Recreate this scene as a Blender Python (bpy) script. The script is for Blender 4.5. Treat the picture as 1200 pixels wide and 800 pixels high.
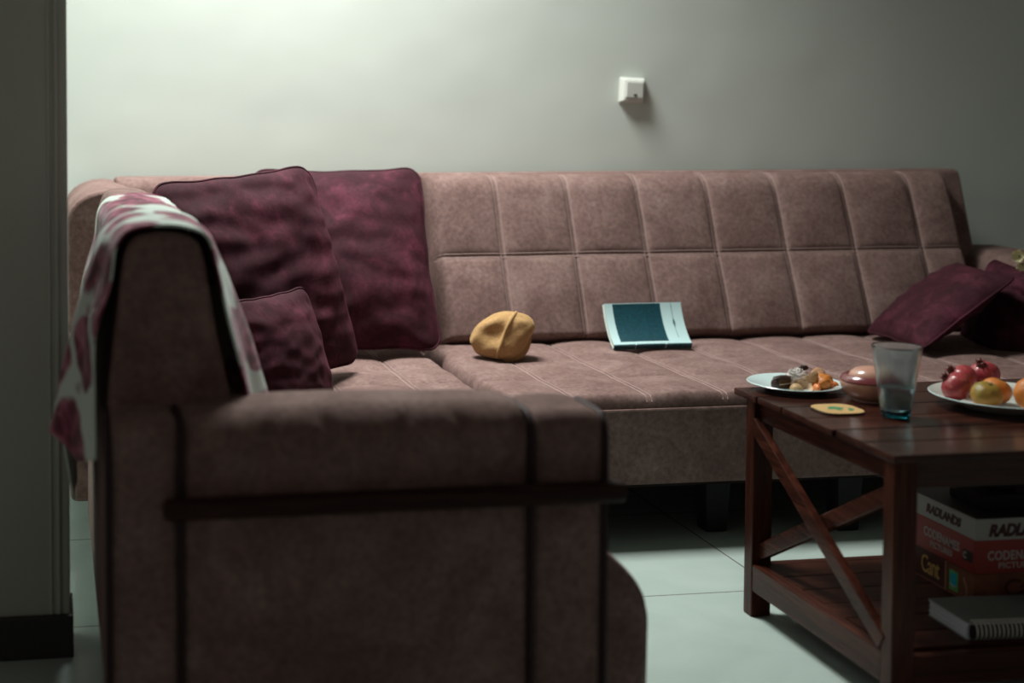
import bpy, bmesh, math, random
from mathutils import Vector, Matrix, noise
random.seed(7)
PI = math.pi
scene = bpy.context.scene
for o in list(bpy.data.objects): bpy.data.objects.remove(o, do_unlink=True)
COL = scene.collection

# ------------------------------------------------------------------ camera
H = 1.12; F = 1700.0; CX, CY = 310.0, 190.0; PITCH = math.radians(2.7); YAW = math.radians(8.5)
fw = Vector((math.sin(YAW)*math.cos(PITCH), math.cos(YAW)*math.cos(PITCH), -math.sin(PITCH)))
rt = Vector((math.cos(YAW), -math.sin(YAW), 0)); upv = rt.cross(fw)
cd = bpy.data.cameras.new('camera'); cam = bpy.data.objects.new('camera', cd); COL.objects.link(cam)
cam.matrix_world = Matrix(((rt.x, upv.x, -fw.x, 0), (rt.y, upv.y, -fw.y, 0), (rt.z, upv.z, -fw.z, H), (0, 0, 0, 1)))
cd.sensor_width = 36; cd.lens = F/1200*36
cd.shift_x = (600-CX)/1200; cd.shift_y = -(400-CY)/1200
cd.clip_start = 0.05; cd.clip_end = 60
cd.dof.use_dof = True; cd.dof.focus_distance = 3.5; cd.dof.aperture_fstop = 2.0
scene.camera = cam

# ------------------------------------------------------------------ world, window light, exposure
w = bpy.data.worlds.new('world'); scene.world = w; w.use_nodes = True
bg = w.node_tree.nodes['Background']; bg.inputs[0].default_value = (1.0, 0.90, 0.82, 1); bg.inputs[1].default_value = 0.125
def area(name, loc, rot, sx, sy, power, col):
    l = bpy.data.lights.new(name, 'AREA'); l.shape = 'RECTANGLE'; l.size = sx; l.size_y = sy; l.energy = power; l.color = col
    o = bpy.data.objects.new(name, l); COL.objects.link(o); o.location = loc; o.rotation_euler = rot
    return o
WX = -0.95                                   # inner face of the window wall
area('window_daylight', (WX-0.02, 3.74, 1.75), (0, -PI/2, 0), 1.56, 1.36, 7, (0.90, 1.0, 0.97))
lamp = area('ceiling_lamp_light', (0.70, 4.06, 3.115), (0, 0, 0), 0.90, 0.70, 68, (0.985, 1.0, 0.965)); lamp.data.spread = math.radians(112)
scene.view_settings.view_transform = 'Standard'; scene.view_settings.look = 'None'
scene.view_settings.exposure = 0.0; scene.view_settings.gamma = 1.0; scene.view_settings.use_curve_mapping = False

# ------------------------------------------------------------------ mesh helpers
class MB:
    def __init__(s): s.v = []; s.f = []; s.uv = {}
    def add(s, verts, faces, uvs=None):
        k = len(s.v); s.v += [Vector(p) for p in verts]; s.f += [tuple(i+k for i in f) for f in faces]
        if uvs:
            for i, t in enumerate(uvs): s.uv[k+i] = t
        return s
    def xf(s, M):
        s.v = [M @ p for p in s.v]; return s
    def join(s, o):
        return s.add(o.v, o.f, [o.uv.get(i, (0, 0)) for i in range(len(o.v))] if o.uv else None)

def link(name, mb, mat, root=None, local=False, smooth=True, angle=None):
    off = Vector((0, 0, 0))
    if root is not None and not local:
        r = root
        while r is not None: off += r.location; r = r.parent
    me = bpy.data.meshes.new(name)
    me.from_pydata([tuple(p-off) for p in mb.v], [], mb.f); me.validate()
    bm = bmesh.new(); bm.from_mesh(me); bmesh.ops.recalc_face_normals(bm, faces=bm.faces)
    if smooth:
        for f in bm.faces: f.smooth = True
        for e in bm.edges:
            if len(e.link_faces) == 2 and e.calc_face_angle() > (angle or 0.7): e.smooth = False
    if mb.uv:
        L = bm.loops.layers.uv.new('UVMap')
        for f in bm.faces:
            for l in f.loops: l[L].uv = mb.uv.get(l.vert.index, (0, 0))
    bm.to_mesh(me); bm.free()
    me.materials.append(mat)
    o = bpy.data.objects.new(name, me); COL.objects.link(o)
    if smooth and len(me.polygons) < 1500:
        wn = o.modifiers.new('weighted_normals', 'WEIGHTED_NORMAL'); wn.keep_sharp = True; wn.weight = 80
    if root is not None: o.parent = root
    return o
def thing(name, label, cat, loc=(0, 0, 0), group=None, rot=None):
    o = bpy.data.objects.new(name, None); COL.objects.link(o); o.location = loc; o.empty_display_size = 0.05
    if rot is not None: o.rotation_euler = rot
    return tag(o, label, cat, group)
def tag(o, label, cat, group=None):
    o['label'] = label; o['category'] = cat
    if group: o['group'] = group
    return o
def struct(name, mb, mat, smooth=False):
    o = link(name, mb, mat, smooth=smooth); o['kind'] = 'structure'; return o

def box(x0, x1, y0, y1, z0, z1):
    return MB().add([(x, y, z) for x in (x0, x1) for y in (y0, y1) for z in (z0, z1)],
        [(0, 1, 3, 2), (4, 6, 7, 5), (0, 4, 5, 1), (2, 3, 7, 6), (0, 2, 6, 4), (1, 5, 7, 3)])
def from_bm(bm):
    m = MB(); bm.verts.index_update(); m.add([v.co.copy() for v in bm.verts], [[v.index for v in f.verts] for f in bm.faces]); bm.free(); return m
def to_bm(mb):
    bm = bmesh.new(); vs = [bm.verts.new(p) for p in mb.v]
    for f in mb.f: bm.faces.new([vs[i] for i in f])
    bmesh.ops.recalc_face_normals(bm, faces=bm.faces); return bm
def bev(mb, r, seg=3, sel=None):
    bm = to_bm(mb); es = [e for e in bm.edges if len(e.link_faces) == 2 and e.calc_face_angle() > 0.2 and (sel is None or sel(e))]
    bmesh.ops.bevel(bm, geom=es, offset=r, segments=seg, profile=0.5, affect='EDGES', clamp_overlap=True); return from_bm(bm)
def rbox(x0, x1, y0, y1, z0, z1, r=0.01, seg=3): return bev(box(x0, x1, y0, y1, z0, z1), r, seg)
def prism(pts, a0, a1, axis):
    n = len(pts); vs = []
    for a in (a0, a1):
        for p, q in pts:
            vs.append({'y': (p, a, q), 'x': (a, p, q), 'z': (p, q, a)}[axis])
    return MB().add(vs, [tuple(range(n)), tuple(range(2*n-1, n-1, -1))] + [(i, (i+1) % n, n+(i+1) % n, n+i) for i in range(n)])
def lathe(prof, n=48, c=(0, 0, 0), uv=False):
    vs = []; fs = []; uvs = []; m = len(prof)
    for j in range(n):
        a = 2*PI*j/n
        for i, (r, z) in enumerate(prof): vs.append((c[0]+r*math.cos(a), c[1]+r*math.sin(a), c[2]+z)); uvs.append((j/n, z))
    for j in range(n):
        k = (j+1) % n
        for i in range(m-1): fs.append((j*m+i, k*m+i, k*m+i+1, j*m+i+1))
    mb = MB().add(vs, fs, uvs if uv else None)
    bm = bmesh.new(); V = [bm.verts.new(p) for p in mb.v]
    if uv: return mb
    for f in mb.f: bm.faces.new([V[i] for i in f])
    bmesh.ops.remove_doubles(bm, verts=bm.verts, dist=1e-6); bmesh.ops.dissolve_degenerate(bm, edges=bm.edges, dist=1e-6)
    return from_bm(bm)
def tube(pts, r, n=8, closed=False, cap=True):
    pts = [Vector(p) for p in pts]; N = len(pts); vs = []; fs = []; prev = None
    for i, p in enumerate(pts):
        a = pts[(i-1) % N] if closed or i > 0 else p; b = pts[(i+1) % N] if closed or i < N-1 else p
        t = (b-a).normalized()
        if prev is None: nrm = t.orthogonal().normalized()
        else:
            nrm = prev - t*prev.dot(t); nrm = nrm.normalized() if nrm.length > 1e-6 else t.orthogonal().normalized()
        prev = nrm; bn = t.cross(nrm); rr = r(i/(N-1)) if callable(r) else r
        for k in range(n):
            q = 2*PI*k/n; vs.append(p + (nrm*math.cos(q)+bn*math.sin(q))*rr)
    for i in range(N if closed else N-1):
        j = (i+1) % N
        for k in range(n): fs.append((i*n+k, i*n+(k+1) % n, j*n+(k+1) % n, j*n+k))
    if cap and not closed: fs += [tuple(range(n-1, -1, -1)), tuple((N-1)*n+k for k in range(n))]
    return MB().add(vs, fs)
def sphere(c, rx, ry, rz, nu=40, nv=24, fn=None):
    vs = []; fs = []
    for j in range(1, nv):
        t = PI*j/nv
        for i in range(nu):
            a = 2*PI*i/nu; d = Vector((math.sin(t)*math.cos(a), math.sin(t)*math.sin(a), math.cos(t)))
            vs.append(d)
    vs += [Vector((0, 0, 1)), Vector((0, 0, -1))]
    for j in range(nv-2):
        for i in range(nu): fs.append((j*nu+i, j*nu+(i+1) % nu, (j+1)*nu+(i+1) % nu, (j+1)*nu+i))
    T = (nv-1)*nu
    for i in range(nu): fs.append((T, (i+1) % nu, i)); fs.append((T+1, (nv-2)*nu+i, (nv-2)*nu+(i+1) % nu))
    out = []
    for d in vs:
        k = fn(d) if fn else 1.0
        out.append(Vector((c[0]+d.x*rx*k, c[1]+d.y*ry*k, c[2]+d.z*rz*k)))
    return MB().add(out, fs)
def basis(o, x, y, z):
    return Matrix(((x[0], y[0], z[0], o[0]), (x[1], y[1], z[1], o[1]), (x[2], y[2], z[2], o[2]), (0, 0, 0, 1)))
def text(s, size, xd, yd, org, ext=0.0005, shear=0.0, space=1.0, fit=None, weight=0.0):
    cu = bpy.data.curves.new('t', 'FONT'); cu.body = s; cu.size = size; cu.shear = shear; cu.space_character = space
    cu.align_x = 'CENTER'; cu.align_y = 'CENTER'; cu.extrude = ext; cu.offset = weight; cu.resolution_u = 3
    ob = bpy.data.objects.new('t', cu); COL.objects.link(ob)
    dg = bpy.context.evaluated_depsgraph_get(); dg.update(); me = bpy.data.meshes.new_from_object(ob.evaluated_get(dg))
    mb = MB().add([v.co.copy() for v in me.vertices], [tuple(p.vertices) for p in me.polygons])
    bpy.data.objects.remove(ob, do_unlink=True); bpy.data.curves.remove(cu); bpy.data.meshes.remove(me)
    if fit:
        xs = [p.x for p in mb.v]; ys = [p.y for p in mb.v]; cx = (max(xs)+min(xs))/2; cy = (max(ys)+min(ys))/2
        sx = fit[0]/(max(xs)-min(xs)); sy = fit[1]/(max(ys)-min(ys))
        mb.v = [Vector(((p.x-cx)*sx, (p.y-cy)*sy, p.z)) for p in mb.v]
    xd = Vector(xd); yd = Vector(yd)
    return mb.xf(basis(org, xd, yd, xd.cross(yd)))

# ------------------------------------------------------------------ materials
class NT:
    def __init__(s, name):
        s.m = bpy.data.materials.new(name); s.m.use_nodes = True; s.t = s.m.node_tree; s.b = s.t.nodes['Principled BSDF']
        s.co = s.t.nodes.new('ShaderNodeTexCoord')
    def n(s, typ, **k):
        x = s.t.nodes.new('ShaderNode'+typ)
        for a, v in k.items(): setattr(x, a, v)
        return x
    def l(s, a, b): s.t.links.new(a, b)
    def set(s, **k):
        for a, v in k.items(): s.b.inputs[a.replace('_', ' ')].default_value = v
    def mapping(s, scale=(1, 1, 1), src='Object', rot=(0, 0, 0)):
        m = s.n('Mapping'); m.inputs['Scale'].default_value = scale; m.inputs['Rotation'].default_value = rot; s.l(s.co.outputs[src], m.inputs[0]); return m.outputs[0]
    def noise(s, scale, vec=None, detail=4, rough=0.55, dist=0.0):
        x = s.n('TexNoise'); x.inputs['Scale'].default_value = scale; x.inputs['Detail'].default_value = detail
        x.inputs['Roughness'].default_value = rough; x.inputs['Distortion'].default_value = dist
        s.l(vec if vec is not None else s.co.outputs['Object'], x.inputs['Vector']); return x.outputs[0]
    def ramp(s, fac, stops, interp='LINEAR'):
        r = s.n('ValToRGB'); r.color_ramp.interpolation = interp; e = r.color_ramp.elements
        while len(e) < len(stops): e.new(0.5)
        for i, (p, c) in enumerate(stops):
            e[i].position = p; e[i].color = (*c, 1) if len(c) == 3 else c
        s.l(fac, r.inputs[0]); return r.outputs[0]
    def mix(s, fac, a, b, typ='MIX'):
        x = s.n('Mix', data_type='RGBA', blend_type=typ)
        for sock, v in ((x.inputs[0], fac), (x.inputs[6], a), (x.inputs[7], b)):
            if hasattr(v, 'links') or hasattr(v, 'is_linked'): s.l(v, sock)
            else: sock.default_value = v if not isinstance(v, tuple) else (*v, 1)[:4]
        return x.outputs[2]
    def math(s, op, a, b=None):
        x = s.n('Math', operation=op)
        for i, v in enumerate((a, b)):
            if v is None: continue
            if isinstance(v, (int, float)): x.inputs[i].default_value = v
            else: s.l(v, x.inputs[i])
        return x.outputs[0]
    def bump(s, h, strength=0.3, dist=0.002, prev=None):
        b = s.n('Bump'); b.inputs['Strength'].default_value = strength; b.inputs['Distance'].default_value = dist
        s.l(h, b.inputs['Height'])
        if prev is not None: s.l(prev, b.inputs['Normal'])
        s.l(b.outputs[0], s.b.inputs['Normal']); return b.outputs[0]
    def color(s, c): s.l(c, s.b.inputs['Base Color'])

def plain(name, col, rough=0.5, spec=0.5, var=0.0, scale=30, bump=0.0, metal=0.0, coat=0.0):
    t = NT(name); t.set(Roughness=rough, Specular_IOR_Level=spec, Metallic=metal, Coat_Weight=coat)
    if var > 0:
        n = t.noise(scale); t.color(t.ramp(n, [(0.3, tuple(c*(1-var) for c in col)), (0.7, tuple(min(1, c*(1+var)) for c in col))]))
        if bump: t.bump(n, bump, 0.002)
    else: t.set(Base_Color=(*col, 1))
    return t.m
def suede(name, c0, c1, c2, sheen=0.25):
    t = NT(name); t.set(Roughness=0.85, Specular_IOR_Level=0.2, Sheen_Weight=sheen, Sheen_Roughness=0.5, Sheen_Tint=(*[min(1, x*2.6) for x in c1], 1))
    a = t.noise(9, detail=6, rough=0.65, dist=0.6); b = t.noise(85, detail=3, rough=0.6)
    m = t.ramp(a, [(0.28, c0), (0.5, c1), (0.74, c2)])
    m2 = t.ramp(b, [(0.3, (0.72, 0.72, 0.72)), (0.7, (1.18, 1.18, 1.18))])
    t.color(t.mix(1.0, m, m2, 'MULTIPLY'))
    n1 = t.bump(a, 0.25, 0.004); t.bump(t.noise(420, detail=2), 0.25, 0.0012, n1)
    return t.m
M = {}
M['sofa'] = suede('mauve_suede', (0.132, 0.078, 0.0695), (0.180, 0.113, 0.100), (0.245, 0.166, 0.149), 0.08)
M['thread'] = plain('pale_thread', (0.31, 0.225, 0.205), 0.8, 0.2)
M['piping'] = plain('dark_piping', (0.022, 0.008, 0.012), 0.6, 0.3)
M['dark_fabric'] = plain('dark_lining', (0.02, 0.014, 0.013), 0.9, 0.1)
M['velvet'] = suede('burgundy_velvet', (0.022, 0.0042, 0.008), (0.038, 0.0075, 0.0135), (0.098, 0.020, 0.037), 0.28)
def wood(name, c0, c1, c2, axis, rough=0.26, coat=0.0, scale=1.0, spec=0.16):
    t = NT(name); t.set(Roughness=rough, Coat_Weight=coat, Coat_Roughness=0.25, Specular_IOR_Level=spec)
    sc = {'x': (1.6, 22, 22), 'y': (22, 1.6, 22), 'z': (22, 22, 1.6)}[axis]
    v = t.mapping(tuple(s*scale for s in sc)); a = t.noise(1.5, v, 6, 0.62, 0.8); b = t.noise(6, v, 3, 0.6)
    c = t.ramp(a, [(0.28, c0), (0.52, c1), (0.75, c2)])
    t.color(t.mix(1.0, c, t.ramp(b, [(0.3, (0.6, 0.6, 0.6)), (0.7, (1.2, 1.2, 1.2))]), 'MULTIPLY'))
    t.bump(b, 0.25, 0.001); return t.m
WD = ((0.017, 0.0048, 0.0033), (0.038, 0.0108, 0.0066), (0.078, 0.024, 0.014))
M['wood_x'] = wood('mahogany_boards', *WD, 'x', 0.22, spec=0.42); WR = tuple(tuple(x*1.3 for x in c) for c in WD)
M['wood_y'] = wood('mahogany_rails', *WR, 'y'); M['wood_z'] = wood('mahogany_legs', *WR, 'z')
M['wood_shelf'] = wood('mahogany_shelf', *WR, 'x', 0.35)
M['bar'] = wood('dark_walnut_bar', (0.016, 0.005, 0.0035), (0.030, 0.009, 0.006), (0.052, 0.016, 0.011), 'x', 0.5)
def wall_mat(name, c):
    t = NT(name); t.set(Roughness=0.6, Specular_IOR_Level=0.35)
    n = t.noise(1.4, detail=5, rough=0.5); t.color(t.ramp(n, [(0.3, tuple(x*0.965 for x in c)), (0.7, tuple(x*1.03 for x in c))]))
    b = t.bump(t.noise(2.2, detail=2), 0.35, 0.02); t.bump(t.noise(140, detail=2), 0.06, 0.002, b); return t.m
M['wall'] = wall_mat('pale_green_paint', (0.64, 0.69, 0.635))
M['ceil'] = wall_mat('ceiling_paint', (0.45, 0.47, 0.44))
M['partition'] = wall_mat('grey_green_paint', (0.42, 0.45, 0.39))
M['base'] = plain('black_baseboard', (0.02, 0.02, 0.018), 0.5)
def tile():
    t = NT('pale_floor_tile'); t.set(Roughness=0.28, Specular_IOR_Level=0.5)
    sep = t.n('SeparateXYZ'); t.l(t.co.outputs['Object'], sep.inputs[0]); S = 0.602; masks = []
    for out, off in ((0, 1.624), (1, 3.028)):
        a = t.math('SUBTRACT', sep.outputs[out], off-60*S); a = t.math('DIVIDE', a, S); a = t.math('FRACT', a)
        a = t.math('SUBTRACT', a, 0.5); a = t.math('ABSOLUTE', a); masks.append(t.math('GREATER_THAN', a, 0.5-0.0035))
    g = t.math('MAXIMUM', *masks)
    n = t.noise(3.2, detail=6, rough=0.6, dist=1.2)
    c = t.ramp(n, [(0.3, (0.37, 0.455, 0.415)), (0.7, (0.45, 0.535, 0.49))])
    t.color(t.mix(g, c, (0.10, 0.10, 0.09)))
    r = t.n('MapRange'); t.l(g, r.inputs[0]); r.inputs[3].default_value = 0.28; r.inputs[4].default_value = 0.8; t.l(r.outputs[0], t.b.inputs['Roughness'])
    t.bump(t.math('SUBTRACT', 1.0, g), 0.5, 0.0015); return t.m
M['tile'] = tile()
M['plastic'] = plain('white_plastic', (0.66, 0.68, 0.63), 0.35, 0.5)
M['black'] = plain('black_plastic', (0.012, 0.012, 0.012), 0.45)
M['black_matte'] = plain('matt_black', (0.010, 0.010, 0.011), 0.7, 0.3)
M['frame_white'] = plain('window_frame_paint', (0.7, 0.72, 0.7), 0.4)

# ------------------------------------------------------------------ room shell
YB = 4.60; ZC = 3.20; PY = 2.876; PX = 0.038
struct('floor', box(WX-0.12, 6.4, -1.6, YB+0.12, -0.08, 0), M['tile'])
struct('wall_back', box(WX-0.12, 6.4, YB, YB+0.12, 0, ZC), M['wall'])
struct('wall_right', box(6.28, 6.4, -1.6, YB, 0, ZC), M['wall'])
struct('ceiling', box(WX-0.12, 6.4, -1.6, YB+0.12, ZC, ZC+0.1), M['ceil'])
wy0, wy1, wz0, wz1 = 3.06, 4.42, 0.97, 2.53
wl = MB()
for b in ((PY, wy0, 0, ZC), (wy1, YB, 0, ZC), (wy0, wy1, 0, wz0), (wy0, wy1, wz1, ZC)):
    wl.join(box(WX-0.12, WX, b[0], b[1], b[2], b[3]))
struct('wall_left', wl, M['wall'])
struct('wall_partition', box(WX-0.12, PX-0.012, PY, PY+0.12, 0, ZC), M['partition'])
# slim moulded corner bead that finishes the end of the partition wall
tr = MB().join(rbox(PX-0.014, PX, PY-0.001, PY+0.121, 0, ZC, 0.004, 2)).join(rbox(PX-0.026, PX-0.018, PY-0.006, PY+0.002, 0, ZC, 0.003, 2)).join(rbox(PX-0.040, PX-0.034, PY-0.004, PY+0.002, 0, ZC, 0.002, 2))
struct('trim_1', tr, M['partition'], True)
struct('baseboard_partition', bev(box(WX-0.1, PX+0.006, PY-0.016, PY+0.0, 0, 0.086), 0.004, 2).join(bev(box(PX+0.0005, PX+0.006, PY-0.016, PY+0.12, 0, 0.086), 0.002, 1)), M['base'], True)
struct('baseboard_back', bev(box(WX, 6.28, YB-0.014, YB, 0, 0.086), 0.004, 2), M['base'], True)
wf = MB()
for b in ((wy0, wy0+0.06, wz0, wz1), (wy1-0.06, wy1, wz0, wz1), (wy0, wy1, wz0, wz0+0.06), (wy0, wy1, wz1-0.06, wz1), (3.71, 3.77, wz0, wz1)):
    wf.join(rbox(WX-0.10, WX-0.05, *b, 0.006, 2))
wo = struct('window_1', wf, M['frame_white'], True)
sill = link('window_sill', rbox(WX-0.05, WX+0.06, wy0-0.05, wy1+0.05, wz0-0.03, wz0+0.0, 0.006, 2), M['frame_white'], wo)

# ------------------------------------------------------------------ ceiling lamp above the sofas (out of frame)
M['lamp_glass'] = NT('lamp_diffuser'); _t = M['lamp_glass']; _t.set(Base_Color=(0.8, 0.8, 0.78, 1), Roughness=0.5); M['lamp_glass'] = _t.m
lp = thing('ceiling_lamp', 'white rectangular panel lamp on the ceiling above the corner of the sofas', 'lamp', (0.70, 4.00, ZC))
link('housing', rbox(0.22, 1.18, 3.62, 4.38, ZC-0.05, ZC, 0.01, 2), M['frame_white'], lp)
link('diffuser', rbox(0.25, 1.15, 3.65, 4.35, ZC-0.062, ZC-0.049, 0.004, 2), M['lamp_glass'], lp)

# ------------------------------------------------------------------ light switch
SX, SZ = 1.921, 1.131
t = thing('light_switch', 'small white surface mounted switch box on the green wall', 'switch', (SX, YB, SZ), rot=(0, math.radians(3.0), 0))
def frust(w0, h0, w1, h1, y0, y1, x=0, z=0):
    vs = [(x+sx*w0/2, y0, z+sz*h0/2) for sx, sz in ((-1, -1), (1, -1), (1, 1), (-1, 1))] + [(x+sx*w1/2, y1, z+sz*h1/2) for sx, sz in ((-1, -1), (1, -1), (1, 1), (-1, 1))]
    return MB().add(vs, [(0, 1, 2, 3), (7, 6, 5, 4), (0, 4, 5, 1), (1, 5, 6, 2), (2, 6, 7, 3), (3, 7, 4, 0)])
link('housing', bev(frust(0.088, 0.086, 0.068, 0.068, 0.0, -0.028), 0.003, 2), M['plastic'], t, True)
link('rocker', bev(frust(0.062, 0.056, 0.058, 0.052, -0.0275, -0.033, 0.0, 0.002), 0.002, 2), M['plastic'], t, True)
ind = link('indicator', sphere((0.002, -0.033, -0.016), 0.0065, 0.002, 0.0045, 16, 10), M['black'], t, True); ind['label'] = 'small black indicator'

# ------------------------------------------------------------------ upholstery helpers
def sgrid(L, r0, r1, step):
    out = [r0*(1-math.cos(PI/2*i/8)) for i in range(8)]
    n = max(2, int((L-r0-r1)/step)); out += [r0+(L-r0-r1)*i/n for i in range(n+1)]
    return out + [L-r1*(1-math.cos(PI/2*i/8)) for i in range(7, -1, -1)]
def rim(d, r): return math.sqrt(max(0, 1-(1-min(max(d, 0)/r, 1))**2)) if r > 0 else 1.0
def pad(W, L, T, su, sv, ru, rv0, rv1, bulge=0.012, groove=0.012, back=0.05, fade=1.0, seed=0, gw=0.007, gv=1.0):
    """closed tufted slab: u along X, v along Y, front towards +Z, plus the height function"""
    U = [0]+sorted(su)+[W]; V = [0]+sorted(sv)+[L]
    def cell(x, A):
        for i in range(len(A)-1):
            if x <= A[i+1]: return (x-A[i])/(A[i+1]-A[i])
        return 1.0
    def h(u, v):
        e = rim(min(u, W-u), ru)*rim(v, rv0)*rim(L-v, rv1)
        z = T*e
        if su or sv:
            b = (math.sin(PI*min(max(cell(u, U), 0), 1))**0.6 if su else 1)*(math.sin(PI*min(max(cell(v, V), 0), 1))**0.6 if sv else 1)
            g = 0
            for s in su: g = max(g, math.exp(-((u-s)/gw)**2))
            for s in sv: g = max(g, math.exp(-((v-s)/gw)**2)*gv)
            z += (bulge*b - groove*g*fade)*min(1, e*1.3)
        z += 0.004*noise.noise((u*5+seed, v*5, seed))*e
        return z
    us = sgrid(W, ru, ru, 0.0045 if su else 0.02); vs = sgrid(L, rv0, rv1, 0.0065 if sv or su else 0.02)
    n, m = len(us), len(vs)
    P = [(u, v, h(u, v)) for u in us for v in vs]; Fc = [(i*m+j, (i+1)*m+j, (i+1)*m+j+1, i*m+j+1) for i in range(n-1) for j in range(m-1)]
    loop = [i*m for i in range(n)]+[(n-1)*m+j for j in range(1, m)]+[i*m+m-1 for i in range(n-2, -1, -1)]+[j for j in range(m-2, 0, -1)]
    k = len(P); P += [(P[i][0], P[i][1], -back) for i in loop]; q = len(loop)
    Fc += [(loop[(i+1) % q], loop[i], k+i, k+(i+1) % q) for i in range(q)]; Fc.append(tuple(k+i for i in range(q)))
    return MB().add(P, Fc), h
def stitches(h, W, L, su, sv, off=0.0065, r=0.0014, lift=0.0003, m0=0.004):
    mb = MB()
    for s in su:
        for d in (-off, off):
            mb.join(tube([(s+d, v, h(s+d, v)+lift) for v in [m0+(L-2*m0)*i/70 for i in range(71)]], r, 5))
    for s in sv:
        for d in (-off, off):
            mb.join(tube([(u, s+d, h(u, s+d)+lift) for u in [m0+(W-2*m0)*i/160 for i in range(161)]], r, 5))
    return mb
def tapleg(x, y, w, d, z):
    a = 0.8
    return bev(MB().add([(x+sx*w/2*k, y+sy*d/2*k, zz) for zz, k in ((0, a), (z, 1)) for sx, sy in ((-1, -1), (1, -1), (1, 1), (-1, 1))],
        [(3, 2, 1, 0), (4, 5, 6, 7), (0, 1, 5, 4), (1, 2, 6, 5), (2, 3, 7, 6), (3, 0, 4, 7)]), 0.004, 2)

# ------------------------------------------------------------------ long sofa along the back wall
sofa = thing('sofa', 'long mauve suede sofa with square tufted backrest along the back wall', 'sofa', (2.0, 3.9, 0))
SXL, SXR = 1.10, 2.93; FY = 3.386
link('base', bev(box(SXL, SXR+0.0, FY, 4.36, 0.148, 0.338), 0.008, 3), M['sofa'], sofa)
link('base_lining', box(SXL+0.02, SXR-0.02, FY+0.02, 4.34, 0.138, 0.149), M['dark_fabric'], sofa)
W, L = SXR-SXL, 4.17-FY; su = [0.172+0.2*k for k in range(9) if 0.172+0.2*k < W-0.05]; sv = [0.235, 0.47]
mb, h = pad(W, L, 0.037, su, sv, 0.025, 0.02, 0.03, 0.011, 0.0035, 0.004, seed=3, gw=0.012, gv=0.5)
Ms = basis((SXL, FY-0.004, 0.336), (1, 0, 0), (0, 1, 0), (0, 0, 1))
st = link('seat', mb.xf(Ms), M['sofa'], sofa)
link('stitching', stitches(h, W, L, su, []).xf(Ms), M['thread'], st)
link('piping', tube([(SXL+0.01, FY-0.004, 0.337), (SXR-0.01, FY-0.004, 0.337)], 0.0045, 8), M['sofa'], st)
# tufted backrest pad, leaning back
PXL, PXR = 1.150, 2.885
b0 = Vector((PXL, 4.175, 0.362)); b1 = Vector((PXL, 4.395, 0.862)); vd = (b1-b0).normalized(); nd = Vector((1, 0, 0)).cross(vd)
W, L = PXR-PXL, (b1-b0).length
su = [x-PXL for x in (1.360, 1.588, 1.817, 2.046, 2.276, 2.505, 2.734)]; sv = [0.262]
mb, h = pad(W, L, 0.075, su, sv, 0.03, 0.016, 0.085, 0.016, 0.007, 0.03, seed=9, gw=0.009, gv=0.55)
Mb = basis(b0, (1, 0, 0), vd, nd)
bk = link('backrest', mb.xf(Mb), M['sofa'], sofa)
link('stitching', stitches(h, W, L, su, sv).xf(Mb), M['thread'], bk)
# frame behind the pad, its ends showing on both sides
prof = [(4.205, 0.30), (4.395, 0.845), (4.405, 0.868), (4.43, 0.872), (4.53, 0.868), (4.55, 0.84), (4.50, 0.15), (4.205, 0.15)]
link('back_frame', bev(prism(prof, 1.118, 2.985, 'x'), 0.012, 3), M['sofa'], sofa)
# right arm
arm = link('arm', bev(prism([(2.935, 0.15), (2.935, 0.56), (2.955, 0.60), (3.0, 0.618), (3.16, 0.612), (3.20, 0.58), (3.20, 0.15)], 3.40, 4.46, 'y'), 0.014, 3), M['sofa'], sofa)
for x, y in ((1.686, 3.48), (2.025, 3.44), (2.80, 3.48), (1.30, 4.30), (2.05, 4.30), (2.80, 4.30)): link('leg', tapleg(x, y, 0.07, 0.07, 0.142), M['black_matte'], sofa)

# ------------------------------------------------------------------ corner unit
corner = thing('corner_sofa_unit', 'mauve corner sofa unit behind the burgundy cushions', 'sofa', (0.55, 3.9, 0))
link('base', bev(box(0.046, 1.088, 3.425, 4.40, 0.15, 0.338), 0.02, 3), M['sofa'], corner)
W, L = 0.76, 0.79; su = [0.2, 0.4, 0.6]; sv = [0.2, 0.4, 0.6]
mb, h = pad(W, L, 0.034, su, sv, 0.03, 0.02, 0.03, 0.010, 0.0035, 0.004, seed=5, gw=0.012)
Mc = basis((0.322, 3.425, 0.336), (1, 0, 0), (0, 1, 0), (0, 0, 1))
cs = link('seat', mb.xf(Mc), M['sofa'], corner); link('stitching', stitches(h, W, L, su, []).xf(Mc), M['thread'], cs)
prof = [(4.21, 0.34), (4.345, 0.80), (4.362, 0.845), (4.395, 0.866), (4.49, 0.866), (4.53, 0.84), (4.52, 0.34)]
bb = prism(prof, 0.20, 1.108, 'x')
link('backrest', bev(bb, 0.012, 3), M['sofa'], corner)
# return of the backrest along the window side, with the rounded rolled corner
rp = []
for i in range(13):
    a = PI*i/12; rp.append((0.165-0.115*math.cos(a), 0.775+0.082*math.sin(a)))
prof = [(0.05, 0.36)]+rp+[(0.335, 0.36)]
link('side_backrest', bev(prism(prof, 3.95, 4.53, 'y'), 0.02, 4), M['sofa'], corner)
link('side_rail', bev(box(0.052, 0.21, 3.44, 3.949, 0.34, 0.48), 0.015, 3), M['sofa'], corner)
for x, y in ((0.17, 3.62), (1.02, 3.49), (0.10, 4.33), (1.02, 4.33)): link('leg', tapleg(x, y, 0.07, 0.07, 0.152), M['black_matte'], corner)

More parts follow.
